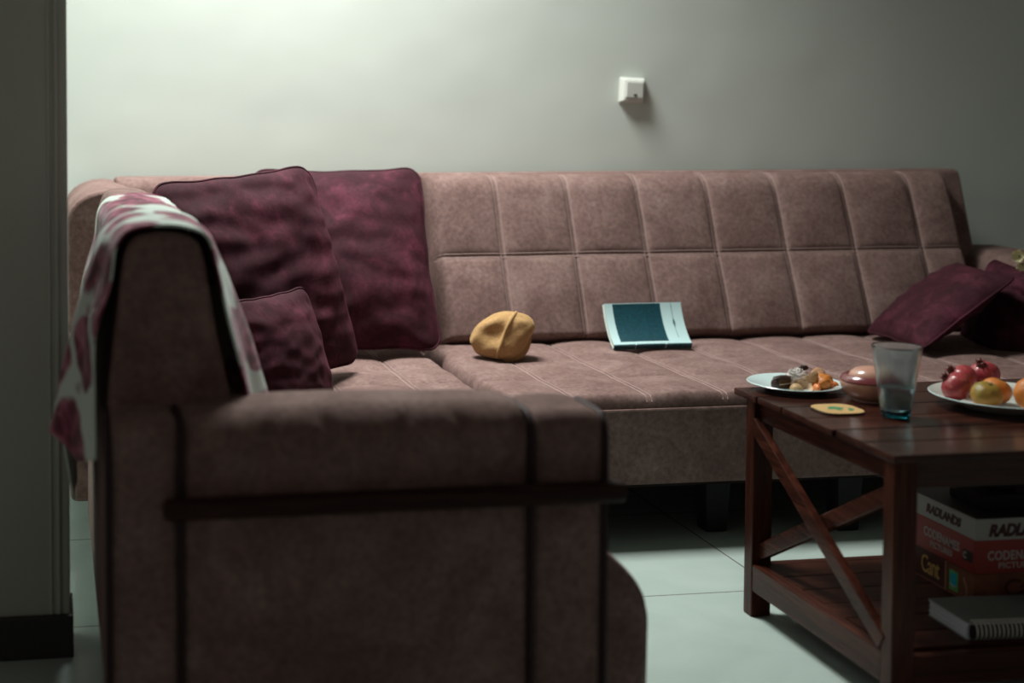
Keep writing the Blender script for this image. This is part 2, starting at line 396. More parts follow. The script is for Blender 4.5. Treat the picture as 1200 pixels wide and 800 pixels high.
# ------------------------------------------------------------------ near sofa section, seen from its arm end
near = thing('end_sofa_unit', 'mauve sofa section nearest the camera, with piped arm and dark wooden rail', 'sofa', (0.5, 2.8, 0))
sp = [(0.10, 0.10), (0.10, 0.345), (0.885, 0.345), (0.93, 0.40-0.005), (0.972, 0.345), (0.994, 0.30), (1.0, 0.262), (0.999, 0.10)]
sp = [(0.12, 0.10), (0.12, 0.372), (0.86, 0.385), (0.905, 0.372), (0.962, 0.318), (0.984, 0.285), (0.992, 0.245), (0.990, 0.10)]
link('seat', bev(prism(sp, 2.262, 3.405, 'y'), 0.02, 3), M['sofa'], near)
# backrest: tapered profile with a soft top, its end face towards the camera
bp = [(0.088, 0.12), (0.087, 0.60), (0.112, 0.82), (0.119, 0.872), (0.134, 0.896), (0.170, 0.901), (0.208, 0.899), (0.236, 0.886), (0.246, 0.850), (0.264, 0.74), (0.290, 0.62), (0.326, 0.36), (0.326, 0.12)]
link('backrest', bev(prism(bp, 2.275, 3.42, 'y'), 0.014, 3), M['sofa'], near)
# the arm, three upholstered segments with dark piping between them
AY0, AY1 = 2.165, 2.345
def armseg(x0, x1, top, bul, seed, crease=(), R=0.075):
    """rounded arm segment: section in YZ swept along X, bulging between its piped seams"""
    nx = max(8, int((x1-x0)/0.008)); sec = []
    zb = 0.06
    for i in range(15): sec.append((0, zb+(top-R-zb)*i/14))
    for i in range(1, 13):
        a = PI/2*i/12; sec.append((R*(1-math.cos(a)), top-R+R*math.sin(a)))
    for i in range(1, 6): sec.append((R+(AY1-AY0-R-0.055)*i/5, top))
    for i in range(1, 7):
        a = PI/2*i/6; sec.append((AY1-AY0-0.055+0.055*math.sin(a), top-0.055+0.055*math.cos(a)))
    sec.append((AY1-AY0, zb)); m = len(sec); vs = []; cy, cz = (AY1-AY0)/2, top-0.1
    for k in range(nx+1):
        s = k/nx; x = x0+(x1-x0)*s; e = rim(min(x-x0, x1-x), 0.03)
        for j, (y, z) in enumerate(sec):
            r = -0.010*(1-e)+bul*math.sin(PI*s)**0.7*e; d = Vector((y-cy, (z-cz) if z > cz else 0)); d = d.normalized() if d.length > 0 else Vector((0, 0))
            for (cx0, sl) in crease:        # diagonal tuft creases running down the outer face
                q = abs((x-cx0)-sl*(z-(top-0.02))); r -= 0.008*math.exp(-(q/0.009)**2)*min(1, max(0, (z-0.47)/0.03))*min(1, max(0, (0.628-z)/0.02))
            r += 0.003*noise.noise((x*7, y*7, z*7+seed))
            vs.append((x, AY0+y+d.x*r, z+d.y*r))
    fs = [(k*m+j, (k+1)*m+j, (k+1)*m+(j+1) % m, k*m+(j+1) % m) for k in range(nx) for j in range(m)]
    fs += [tuple(range(m)), tuple(nx*m+j for j in range(m-1, -1, -1))]
    return MB().add(vs, fs), sec
def pipe_loop(x, top, R=0.035):
    pts = [(x, AY0-0.001, 0.07)]+[(x, AY0-0.001, 0.07+(top-R-0.07)*i/8) for i in range(1, 9)]
    for i in range(1, 11):
        a = PI/2*i/10; pts.append((x, AY0+R*(1-math.cos(a)), top-R+R*math.sin(a)))
    return tube(pts+[(x, AY1-0.05, top)], 0.0055, 8)
a1, _ = armseg(0.196, 0.747, 0.628, 0.012, 1, [(0.335, 0.42), (0.545, 0.42), (0.42, -0.5), (0.63, -0.5), (0.735, 0.35)], R=0.055)
ao = link('arm', a1, M['sofa'], near)
a2, _ = armseg(0.084, 0.195, 0.628, 0.004, 2, R=0.032); link('arm_panel', a2, M['sofa'], ao)
a3, _ = armseg(0.748, 0.870, 0.617, 0.006, 3, R=0.028); link('arm_panel', a3, M['sofa'], ao)
for x, z in ((0.086, 0.622), (0.1955, 0.624), (0.7475, 0.617), (0.8685, 0.612)): p = link('piping', pipe_loop(x, z), M['piping'], ao); p['label'] = 'dark piping'
rl = link('arm_rail', bev(box(0.166, 0.890, 2.120, 2.153, 0.484, 0.515), 0.010, 4), M['bar'], near); rl['label'] = 'dark wooden rail'
for x in (0.26, 0.82): link('spacer', rbox(x-0.02, x+0.02, 2.151, 2.169, 0.488, 0.511, 0.003, 2), M['bar'], rl)
for x, y in ((0.16, 2.36), (0.92, 2.36), (0.16, 3.33), (0.92, 3.33)): link('leg', tapleg(x, y, 0.07, 0.07, 0.112), M['black_matte'], near)

# ------------------------------------------------------------------ floral throw over the near backrest
def floral():
    t = NT('floral_cotton'); t.set(Roughness=0.8, Specular_IOR_Level=0.2, Sheen_Weight=0.2)
    v = t.mapping((1, 0.72, 1), 'UV')
    w = t.n('TexNoise'); w.inputs['Scale'].default_value = 9; t.l(v, w.inputs['Vector'])
    add = t.n('VectorMath', operation='MULTIPLY_ADD'); t.l(w.outputs['Color'], add.inputs[0]); add.inputs[1].default_value = (0.10, 0.10, 0.10); t.l(v, add.inputs[2]); vv = add.outputs[0]
    def vor(scale, rnd=1.0):
        x = t.n('TexVoronoi'); x.inputs['Scale'].default_value = scale; x.inputs['Randomness'].default_value = rnd; t.l(vv, x.inputs['Vector']); return x
    base = (0.60, 0.70, 0.63)
    f1 = vor(10.0); big = t.ramp(f1.outputs['Distance'], [(0.50, (1, 1, 1)), (0.57, (0, 0, 0))])
    pet = vor(38); petal = t.ramp(pet.outputs['Distance'], [(0.15, (0.055, 0.008, 0.018)), (0.5, (0.19, 0.022, 0.06)), (0.85, (0.45, 0.16, 0.22))])
    f2 = vor(16); green = t.ramp(f2.outputs['Distance'], [(0.20, (1, 1, 1)), (0.28, (0, 0, 0))])
    n = t.noise(5, vv, 2); gm = t.math('MULTIPLY', green, t.ramp(n, [(0.5, (0, 0, 0)), (0.56, (1, 1, 1))]))
    c = t.mix(gm, base, (0.20, 0.24, 0.08)); sel = t.n('SeparateColor'); t.l(f1.outputs['Color'], sel.inputs[0])
    on = t.math('MULTIPLY', big, t.math('GREATER_THAN', sel.outputs[0], 0.12))
    t.color(t.mix(on, c, petal)); t.bump(t.noise(300), 0.1, 0.001); return t.m
M['floral'] = floral()
def throw():
    n_s, n_y = 120, 90; vs = []; uvs = []
    for j in range(n_y+1):
        y = 2.285+(3.02-2.285)*j/n_y
        k = min(1, max(0, (y-2.29)/0.22))*min(1, max(0, (2.70-y)/0.14)); k = k*k*(3-2*k)          # flare near the camera, tight beside the partition
        lowz = 0.530+0.012*math.sin(y*31) if y < 2.62 else 0.530-(min(1, (y-2.62)/0.06))**0.8*0.165
        fl = min(1, max(0, (y-2.60)/0.06)); ox = lambda b: 0.078-b*(0.004+0.058*k)-0.024*fl*(1-k)*b*b
        path = [(0.346+0.045*k, 0.44), (0.330+0.045*k, 0.54), (0.306+0.04*k, 0.64), (0.285+0.034*k, 0.74), (0.264+0.022*k, 0.84), (0.249+0.01*k, 0.890), (0.212, 0.9065), (0.17, 0.909), (0.128, 0.902),
                (0.106-0.008*k, 0.876), (0.098-0.022*k, 0.82), (ox(0.35), 0.74), (ox(0.62), 0.65), (ox(0.85), 0.57), (ox(1.0), lowz)]
        d = [0]
        for a, b in zip(path, path[1:]): d.append(d[-1]+math.hypot(b[0]-a[0], b[1]-a[1]))
        for i in range(n_s+1):
            s = d[-1]*i/n_s
            q = max(m for m in range(len(d)-1) if d[m] <= s+1e-9); f = (s-d[q])/(d[q+1]-d[q])
            P = [Vector(path[min(max(q+o, 0), len(path)-1)]) for o in (-1, 0, 1, 2)]
            pt = 0.5*((2*P[1])+(P[2]-P[0])*f+(2*P[0]-5*P[1]+4*P[2]-P[3])*f*f+(3*P[1]-P[0]-3*P[2]+P[3])*f**3)
            x, z = pt; side = -1 if s > d[7] else 1; hang = min(1, abs(s-d[7])/0.40)
            wv = (math.sin(y*44+1.3*math.sin(z*7))*0.5+0.5)*0.014*hang*(0.5+0.5*k)+0.006*(noise.noise((y*9, s*6, 2.1))+0.4)*(0.35+hang)
            x += side*wv; z += 0.003*(1-hang)*(1+noise.noise((y*14, s*9, 7)))
            if y > 2.80: x = max(x, PX+0.012)
            vs.append((x, y+0.010*hang*noise.noise((s*6, y*3, 4)), z)); uvs.append((s, y))
    m = n_s+1
    return MB().add(vs, [(j*m+i, j*m+i+1, (j+1)*m+i+1, (j+1)*m+i) for j in range(n_y) for i in range(n_s)], uvs)
tb = link('throw', throw(), M['floral'])
so = tb.modifiers.new('thickness', 'SOLIDIFY'); so.thickness = 0.004; so.offset = 0
tag(tb, 'pale floral throw with burgundy blossoms draped over the near sofa backrest', 'blanket')

# ------------------------------------------------------------------ cushions
def pillow(w, h, t, seed, sag=0.0, n=56, wr=1.0, pinch=0.07):
    vs = []; idx = {}; fs = []
    def bend(u, v):
        x = u*w/2*(1-0.045*(1-v*v))*(1-pinch*abs(v)**16)+0.006*noise.noise((v*2.5, u*2, seed*3)); y = v*h/2*(1-0.05*(1-u*u))*(1-pinch*abs(u)**16)+0.006*noise.noise((u*2.5, v*2, seed*5))
        return x, y - sag*h*(1-u*u)*0.5*(v > -2)
    for s in (1, -1):
        for i in range(n+1):
            for j in range(n+1):
                u = -math.cos(PI*i/n); v = -math.cos(PI*j/n); u = 0.35*u+0.65*(2*i/n-1); v = 0.35*v+0.65*(2*j/n-1)
                edge = i in (0, n) or j in (0, n)
                if edge and s == -1: idx[(s, i, j)] = idx[(1, i, j)]; continue
                x, y = bend(u, v); e = max(0, 1-abs(u)**2.4)*max(0, 1-abs(v)**2.4)
                z = s*t/2*e**0.58
                r = max(abs(u), abs(v)); q = min(1, (1-r)*7)
                fold = noise.noise((u*2.2+seed*3.1, v*5.5+s*4, seed))*0.012+noise.noise((u*6+seed, v*7+s*9, seed*1.7))*0.006
                ang = math.atan2(v, u); ray = math.sin(ang*9+seed*2+s)*0.005*min(1, r*1.2)*(r > 0.35)*(r-0.35)*1.5
                z += (fold+ray)*wr*q
                idx[(s, i, j)] = len(vs); vs.append((x, y, z+0.012*math.sin(u*3+seed)*(1-0.5*r)*wr*q))
        for i in range(n):
            for j in range(n):
                q4 = (idx[(s, i, j)], idx[(s, i+1, j)], idx[(s, i+1, j+1)], idx[(s, i, j+1)])
                fs.append(q4 if s == 1 else q4[::-1])
    loop = [idx[(1, i, 0)] for i in range(n)]+[idx[(1, n, j)] for j in range(n)]+[idx[(1, i, n)] for i in range(n, 0, -1)]+[idx[(1, 0, j)] for j in range(n, 0, -1)]
    return MB().add(vs, fs), [vs[i] for i in loop]
def cushion(label, c, xd, yd, w, h, t, seed, group=None, **k):
    c = Vector(c); xd = Vector(xd).normalized(); yd = Vector(yd); yd = (yd-xd*yd.dot(xd)).normalized(); zd = xd.cross(yd)
    R = Matrix((xd, yd, zd)).transposed()
    r = thing('cushion', label, 'cushion', c, group); r.rotation_euler = R.to_euler()
    mb, loop = pillow(w, h, t, seed, **k)
    cv = link('cover', mb, M['velvet'], r, True)
    link('piping', tube(loop, 0.0042, 6, closed=True), M['velvet'], cv, True)
    return r
G = 'burgundy velvet cushions on the sofa'
cushion('tall burgundy cushion upright in the corner, against the back wall side, beside the tufted backrest', (0.840, 4.085, 0.648), (1, 0.0, 0.0), (0.0, 0.275, 0.527), 0.52, 0.57, 0.17, 2.0, G, wr=0.6)
cushion('large burgundy cushion leaning in the corner, overlapping the tall one', (0.530, 3.635, 0.655), (0.80, 0.60, 0.05), (-0.14, 0.105, 0.53), 0.58, 0.55, 0.16, 5.0, G, wr=0.85)
cushion('small burgundy cushion low between the floral throw and the large leaning cushion', (0.556, 3.385, 0.484), (0.65, 0.76, 0), (-0.206, -0.137, 0.215), 0.36, 0.33, 0.11, 8.0, G, wr=0.45)
cushion('dark burgundy cushion slumped at the right end of the tufted sofa, the left of two', (2.585, 3.90, 0.500), (-0.035, -0.337, 0), (0.26, 0.09, 0.19), 0.345, 0.345, 0.11, 11.0, G, wr=0.6)
cushion('dark burgundy cushion at the right sofa arm, behind the slumped one', (2.79, 3.885, 0.475), (-0.03, -0.34, -0.02), (0.10, 0.04, 0.28), 0.34, 0.28, 0.09, 14.0, G)

# ------------------------------------------------------------------ mustard cap on the seat
def felt():
    t = NT('mustard_wool'); t.set(Roughness=0.95, Specular_IOR_Level=0.1, Sheen_Weight=0.5, Sheen_Roughness=0.4, Sheen_Tint=(1, 0.7, 0.35, 1))
    n = t.noise(140, detail=4); t.color(t.ramp(n, [(0.3, (0.34, 0.205, 0.088)), (0.7, (0.46, 0.285, 0.130))])); t.bump(n, 0.5, 0.002); return t.m
M['felt'] = felt(); M['felt_dark'] = plain('cap_lining', (0.12, 0.06, 0.025), 0.9, 0.1)
hx = Vector((0.90, -0.16, 0.36)).normalized(); hz = Vector((-0.05, -0.93, 0.36)); hz = (hz-hx*hz.dot(hx)).normalized(); hy = hz.cross(hx)
hat = thing('cap', 'mustard wool cap lying on the sofa seat', 'hat', (1.258, 3.90, 0.446)); hat.rotation_euler = Matrix((hx, hy, hz)).transposed().to_euler()
def hatpt(d, k=1.0):
    x, y, z = d.x*0.093, d.y*0.061, d.z*0.054
    g = math.exp(-((d.x+0.26)/0.44)**2-((d.y-0.02)/0.5)**2)*(d.z > 0)*d.z
    z -= 0.027*g
    if d.x > 0.30: y *= 1-0.28*(d.x-0.30); z *= 1+0.05*d.x
    ridge = d.x-0.12-0.66*d.y
    z += 0.006*math.exp(-(ridge/0.09)**2)*max(0, d.z)
    fl = math.exp(-((d.x-0.15)/0.5)**2)*max(0, -d.y-0.35); y -= 0.020*fl
    p = Vector((x, y, z))*k; n = noise.noise(Vector((d.x*2.5, d.y*2.5, d.z*2.5)))*0.004
    return p+d*n
def hatmesh():
    m = sphere((0, 0, 0), 1, 1, 1, 64, 40); m.v = [hatpt(p) for p in m.v]; return m
hc = link('crown', hatmesh(), M['felt'], hat, True)
rp = []
for i in range(24):
    yy = -0.86+1.60*i/23; xx = 0.12+0.66*yy+0.06*(yy*yy-0.5); zz = math.sqrt(max(0.0, 1-min(0.999, xx*xx+yy*yy))); d = Vector((xx, yy, zz)).normalized(); rp.append(hatpt(d, 1.005))
link('seam', tube(rp, 0.0042, 8), M['felt'], hc, True)
bpts = []
for i in range(20):
    xx = -0.25+1.0*i/19; d = Vector((xx, -math.sqrt(1-min(0.99, xx*xx)), -0.1)).normalized(); bpts.append(hatpt(d, 1.02))
link('band', tube(bpts, lambda q: 0.003+0.008*math.sin(PI*q), 8), M['felt'], hat, True)

# ------------------------------------------------------------------ paperback leaning on the backrest
M['cover'] = plain('pale_blue_cover', (0.47, 0.66, 0.66), 0.4, 0.4); M['teal'] = plain('dark_teal_print', (0.006, 0.050, 0.066), 0.45, 0.4, 0.35, 160)
M['teal_dark'] = plain('deep_teal_print', (0.006, 0.045, 0.058), 0.45, 0.4); M['pages'] = plain('cream_pages', (0.66, 0.61, 0.49), 0.85, 0.2)
book = thing('book', 'pale blue paperback with dark teal cover panel leaning on the tufted backrest', 'book', (1.604, 3.945, 0.3835))
BW, BL, BT = 0.236, 0.152, 0.015
bprof = [Vector((0, 0))]
NB = 24
for i in range(NB):
    a = math.radians(28+44*((i+0.5)/NB)**0.8); bprof.append(bprof[-1]+Vector((math.cos(a), math.sin(a)))*BL/NB)
def bk_pt(u, s, off):
    q = min(max(s/BL, 0), 1)*NB; i = min(int(q), NB-1); f = q-i; p = bprof[i]*(1-f)+bprof[i+1]*f; tt = (bprof[i+1]-bprof[i]).normalized(); n = Vector((-tt.y, tt.x))
    p = p+n*(off+0.0015*math.sin(u/BW*PI)); return (u, p.x, p.y+0.001)
def bk_slab(u0, u1, s0, s1, o0, o1, ns=24, nu=8):
    vs = []; fs = []; U = [u0+(u1-u0)*i/nu for i in range(nu+1)]; S = [s0+(s1-s0)*i/ns for i in range(ns+1)]
    for o in (o0, o1):
        for u in U:
            for s in S: vs.append(bk_pt(u, s, o))
    m = ns+1; K = (nu+1)*m
    for i in range(nu):
        for j in range(ns):
            a, b, c, d = i*m+j, (i+1)*m+j, (i+1)*m+j+1, i*m+j+1; fs += [(d, c, b, a), (K+a, K+b, K+c, K+d)]
    lp = [i*m for i in range(nu+1)]+[nu*m+j for j in range(1, m)]+[i*m+ns for i in range(nu-1, -1, -1)]+[j for j in range(ns-1, 0, -1)]
    q = len(lp); fs += [(lp[i], lp[(i+1) % q], K+lp[(i+1) % q], K+lp[i]) for i in range(q)]
    return MB().add(vs, fs)
link('pages', bk_slab(0.002, BW-0.002, 0.001, BL-0.003, 0.0012, BT-0.0012), M['pages'], book, True)
fc = link('cover', bk_slab(0, BW, 0, BL, BT-0.0012, BT).join(bk_slab(0, BW, 0, BL, 0, 0.0012)), M['cover'], book, True)
p = link('cover_panel', bk_slab(0.024, 0.170, 0.017, 0.150, BT, BT+0.0005), M['teal'], fc, True); p['label'] = 'dark teal panel'
link('panel_stripe', bk_slab(0.121, 0.128, 0.017, 0.150, BT+0.0005, BT+0.0008), M['teal_dark'], fc, True)
link('title_rule', bk_slab(0.2035, 0.2045, 0.03, 0.15, BT, BT+0.0004, 16, 2), M['teal'], fc, True)
em = MB()
for k in range(6): em.join(bk_slab(0.204-0.0035*(1-abs(k-2.5)/3), 0.204+0.0035*(1-abs(k-2.5)/3), 0.068+0.006*k, 0.0735+0.006*k, BT+0.0004, BT+0.0008, 3, 2))
link('emblem', em, M['teal_dark'], fc, True)
sp_ = link('spine', bk_slab(0.0, BW, -0.0, 0.0045, 0.0, BT+0.0006, 2, 8), M['teal_dark'], book, True); sp_['label'] = 'dark teal spine'
for u in (0.064, 0.155): link('spine_mark', bk_slab(u, u+0.003, -0.0, 0.006, 0.0, BT+0.0011, 2, 2), M['cover'], sp_, True)

# ------------------------------------------------------------------ coffee table
TZ = 0.48; TX0, TX1 = 1.478, 2.52; TY0, TY1 = 2.346, 2.955
table = thing('coffee_table', 'dark red-brown wooden coffee table with crossed side braces and lower shelf', 'table', (2.0, 2.65, 0))
def planks(x0, x1, edges, z0, z1, gap=0.0035):
    m = MB()
    for i, (a, b) in enumerate(zip(edges, edges[1:])):
        j = [0, 0.003, -0.002, 0.002, 0.001, -0.001, 0][i % 7]
        m.join(rbox(x0+j, x1-j, a+gap/2, b-gap/2, z0, z1, 0.0018, 2))
    m.join(box(x0+0.03, x1-0.03, edges[0]+0.01, edges[-1]-0.01, z0+0.001, z1-0.005))
    return m
link('tabletop', planks(TX0, TX1, [TY0+(TY1-TY0)*i/6 for i in range(7)], TZ-0.014, TZ), M['wood_x'], table)
LW, LD = 0.045, 0.036
lx = [1.483, TX1-0.005-LW]; ly = [TY0+0.006, 2.872]
for x in lx:
    for y in ly: link('leg', rbox(x, x+LW, y, y+LD, 0, TZ-0.014, 0.003, 2), M['wood_z'], table)
AZ = TZ-0.014
for x in (lx[0]+0.012, lx[1]+0.005): link('apron', rbox(x, x+0.025, ly[0]+LD, ly[1], AZ-0.042, AZ, 0.002, 2), M['wood_y'], table)
for y in (ly[0]+0.006, ly[1]+0.006): link('apron', rbox(lx[0]+LW, lx[1], y, y+0.022, AZ-0.05, AZ, 0.002, 2), M['wood_x'], table)
SZ0, SZ1 = 0.057, 0.115
for x in (lx[0]+0.001, lx[1]+0.016): link('shelf_rail', rbox(x, x+0.026, ly[0]+LD, ly[1], SZ0, SZ1, 0.003, 2), M['wood_y'], table)
for y in (ly[0]+0.004, ly[1]+0.006): link('shelf_rail', rbox(lx[0]+LW, lx[1], y, y+0.024, SZ0, SZ1-0.004, 0.003, 2), M['wood_shelf'], table)
link('shelf', planks(lx[0]+0.028, lx[1]+0.015, [ly[0]+LD+0.002+(ly[1]-ly[0]-LD-0.004)*i/6 for i in range(7)], SZ1-0.018, SZ1-0.001, 0.002), M['wood_shelf'], table)
def brace(x0, x1, ya, za, yb, zb, wd, cut0, cut1):
    d = Vector((yb-ya, zb-za)).normalized(); n = Vector((-d.y, d.x))*wd/2
    a = Vector((ya, za)); b = Vector((yb, zb))
    return bev(prism([tuple(a+n), tuple(a-n), tuple(b-n), tuple(b+n)], x0, x1, 'x'), 0.0035, 2)
for x in (lx[0], lx[1]+0.02):
    link('brace', brace(x-0.003, x+0.015, ly[1]+0.006, 0.418, ly[0]+LD-0.006, 0.130, 0.034, 0, 0), M['wood_y'], table)
    link('brace', brace(x+0.0155, x+0.032, ly[1]+0.006, 0.138, ly[0]+LD-0.006, 0.405, 0.034, 0, 0), M['wood_y'], table)

# ------------------------------------------------------------------ dessert plate with scraps
def ceramic(name, c, rough=0.18):
    return plain(name, c, rough, 0.5, coat=0.3)
M['plate'] = ceramic('pale_blue_porcelain', (0.56, 0.70, 0.69)); M['plate2'] = ceramic('white_porcelain', (0.62, 0.64, 0.58))
def plate_prof(R, h, tk=0.004):
    return [(0, 0.0015), (R*0.50, 0.0015), (R*0.52, 0), (R*0.58, 0.0), (R*0.62, 0.003), (R*0.80, h*0.55), (R*0.985, h-0.002), (R, h), (R*0.985, h+0.0012), (R*0.80, h*0.55+tk), (R*0.62, 0.003+tk), (R*0.5, 0.0015+tk), (0, 0.0015+tk)]
DP = (1.598, 2.914, TZ); DR = 0.100
dp = thing('dessert_plate', 'small pale blue plate with dessert scraps and peel on the table corner', 'plate', DP)
link('dish', lathe(plate_prof(DR, 0.016), 72, DP), M['plate'], dp)
line = lathe([(DR*0.60, 0.0075), (DR*0.605, 0.0083), (DR*0.61, 0.0076)], 72, DP)
pz = TZ+0.0058
M['choc'] = plain('dark_chocolate', (0.030, 0.011, 0.007), 0.4, 0.5, 0.4, 90); M['cream'] = plain('cream_filling', (0.66, 0.57, 0.45), 0.6)
M['sponge'] = plain('brown_sponge', (0.13, 0.062, 0.030), 0.9, 0.2, 0.4, 150, 0.5)
M['foil'] = plain('crumpled_foil', (0.82, 0.77, 0.73), 0.25, 0.7, metal=0.2)
M['shell'] = plain('nut_shell', (0.47, 0.31, 0.16), 0.6, 0.3, 0.25, 120, 0.4)
def peel_mat(name, c0, c1):
    t = NT(name); t.set(Roughness=0.42, Specular_IOR_Level=0.45, Subsurface_Weight=0.05)
    n = t.noise(12, detail=3); t.color(t.ramp(n, [(0.35, c0), (0.65, c1)]))
    v = t.n('TexVoronoi'); v.inputs['Scale'].default_value = 330; t.l(t.co.outputs['Object'], v.inputs['Vector']); t.bump(v.outputs['Distance'], 0.35, 0.0012); return t.m
M['orange'] = peel_mat('orange_rind', (0.56, 0.175, 0.028), (0.66, 0.235, 0.045)); M['pith'] = plain('pale_pith', (0.62, 0.46, 0.30), 0.7, 0.2, 0.2, 90, 0.4)
M['segment'] = peel_mat('mandarin_flesh', (0.60, 0.14, 0.03), (0.72, 0.23, 0.06)); M['dry'] = plain('dried_peel', (0.55, 0.30, 0.17), 0.5, 0.4, 0.25, 140, 0.4)
cake = thing('cake_piece', 'dark chocolate layer cake end on the left of the dessert plate', 'cake', (1.558, 2.905, pz))
ck = box(-0.020, 0.022, -0.010, 0.010, 0, 0.026); ck = bev(ck, 0.003, 2)
Rz = Matrix.Translation((1.562, 2.905, pz)) @ Matrix.Rotation(math.radians(20), 4, 'Z')
link('sponge', bev(box(-0.019, 0.021, -0.010, 0.010, 0.0005, 0.020), 0.003, 2).xf(Rz), M['sponge'], cake)
link('filling', bev(box(-0.0195, 0.0215, -0.0105, 0.0105, 0.009, 0.012), 0.001, 1).xf(Rz), M['cream'], cake)
top = sphere((0, 0, 0), 0.024, 0.013, 0.006, 24, 14, lambda d: 1+0.18*noise.noise(d*3)); link('icing', top.xf(Rz @ Matrix.Translation((0.001, 0, 0.0215))), M['choc'], cake)
link('icing', sphere((0, 0, 0), 0.006, 0.011, 0.012, 20, 12, lambda d: 1+0.2*noise.noise(d*4)).xf(Rz @ Matrix.Translation((-0.019, 0, 0.010))), M['choc'], cake)
def crumple(c, r, seed, sx=1, sy=1, sz=1):
    return sphere(c, r*sx, r*sy, r*sz, 30, 20, lambda d: 0.8+0.42*abs(noise.noise(d*2.4+Vector((seed, 0, 0))))+0.25*noise.noise(d*5+Vector((0, seed, 0))))
wr = link('wrapper', crumple((1.602, 2.913, pz+0.0205), 0.021, 3.3, 1.3, 0.85, 1.0), M['foil']); tag(wr, 'crumpled silver wrapper beside the chocolate cake', 'wrapper')
ch = link('chocolate_piece', crumple((1.622, 2.921, pz+0.0395), 0.008, 8.1, 1.3, 0.9, 0.75), M['choc']); tag(ch, 'small dark chocolate piece on top of the silver wrapper', 'chocolate')
def curl(name, c, R, a0, a1, b0, b1, mo, mi, rot, label, cat, group=None, tk=0.0022, seed=0, part='pith'):
    """bowl-shaped fragment of rind or shell, outer skin and inner layer"""
    r = thing(name, label, cat, c, group); r.rotation_euler = rot
    def lay(r0, r1):
        vs = []; fs = []; nu, nv = 18, 14
        for rr in (r0, r1):
            for i in range(nu+1):
                for j in range(nv+1):
                    jit = 0.14*noise.noise((i*0.5+seed, j*0.5, seed)); A = a0+(a1-a0)*i/nu; B = b0+(b1-b0)*(j/nv)*(1+jit)
                    d = Vector((math.cos(A)*math.sin(B), math.sin(A)*math.sin(B), math.cos(B))); k = rr*(1+0.10*noise.noise(d*2.4+Vector((seed, 1, 0))))
                    vs.append(d*k)
        m = nv+1; K = (nu+1)*m
        for i in range(nu):
            for j in range(nv):
                a, b, cc, dd = i*m+j, (i+1)*m+j, (i+1)*m+j+1, i*m+j+1; fs += [(dd, cc, b, a), (K+a, K+b, K+cc, K+dd)]
        lp = [i*m for i in range(nu+1)]+[nu*m+j for j in range(1, m)]+[i*m+nv for i in range(nu-1, -1, -1)]+[j for j in range(nv-1, 0, -1)]
        q = len(lp); fs += [(lp[i], lp[(i+1) % q], K+lp[(i+1) % q], K+lp[i]) for i in range(q)]
        return MB().add(vs, fs)
    sk = link('skin', lay(R-tk*0.35, R), mo, r, True); link(part, lay(R-tk, R-tk*0.36), mi, r, True); return r
GP = 'mandarin peel on the dessert plate'
curl('mandarin_peel', (1.652, 2.898, pz+0.0010), 0.029, 0, 5.6, 0.12, 1.45, M['orange'], M['pith'], (0.15, 0.1, 0.3), 'round orange mandarin peel at the right of the dessert plate', 'peel', GP, seed=1)
curl('mandarin_peel', (1.635, 2.875, pz+0.013), 0.021, 0.2, 3.9, 0.2, 1.5, M['orange'], M['pith'], (2.5, 0.2, 0.8), 'curled orange peel at the front of the dessert plate', 'peel', GP, seed=4)
curl('mandarin_peel', (1.602, 2.878, pz+0.012), 0.020, 0.0, 3.6, 0.25, 1.4, M['orange'], M['pith'], (2.9, -0.5, 2.2), 'upturned peel showing pale pith, front middle of the dessert plate', 'peel', GP, seed=7)
curl('mandarin_peel', (1.660, 2.950, pz+0.0080), 0.030, 0.0, 6.2, 0.05, 0.85, M['dry'], M['pith'], (1.25, 0.1, 0.15), 'pale dried peel standing at the back right of the dessert plate', 'peel', GP, seed=9)
GN = 'nut shells on the dessert plate'
curl('nut_shell', (1.628, 2.905, pz+0.0205), 0.019, 0, 2*PI*0.98, 0.02, 1.5, M['shell'], M['cream'], (1.0, 2.6, 0.2), 'tan half shell heaped in the middle of the dessert plate', 'shell', GN, seed=11, part='lining')
curl('nut_shell', (1.583, 2.880, pz+0.0005), 0.014, 0, 2*PI*0.98, 0.02, 1.5, M['shell'], M['cream'], (0.1, -0.1, 0.2), 'tan half shell in front of the chocolate cake', 'shell', GN, seed=13, part='lining')
for q, (x, y, a) in enumerate(((1.655, 2.872, 0.3), (1.618, 2.858, 1.4), (1.668, 2.884, 2.2))):
    s_ = link('mandarin_segment', sphere((0, 0, 0), 0.0145, 0.008, 0.0085, 24, 14, lambda d: 1-0.25*max(0, -d.y)*abs(d.x)).xf(Matrix.Translation((x, y, pz+0.0085)) @ Matrix.Rotation(a, 4, 'Z')), M['segment'])
    tag(s_, ('orange mandarin segment at the front right of the dessert plate', 'orange mandarin segment nearest the plate front edge', 'orange mandarin segment against the round peel')[q], 'fruit', 'mandarin segments on the dessert plate')
fk = tube([(1.520, 2.985, TZ+0.0170), (1.545, 2.955, TZ+0.0100), (1.575, 2.938, TZ+0.0075)], 0.0014, 6)
for d in (-0.004, 0.0, 0.004): fk.join(tube([(1.575+d*0.4, 2.938+d, TZ+0.0076), (1.598+d*0.4, 2.927+d, TZ+0.0076)], 0.0008, 5))

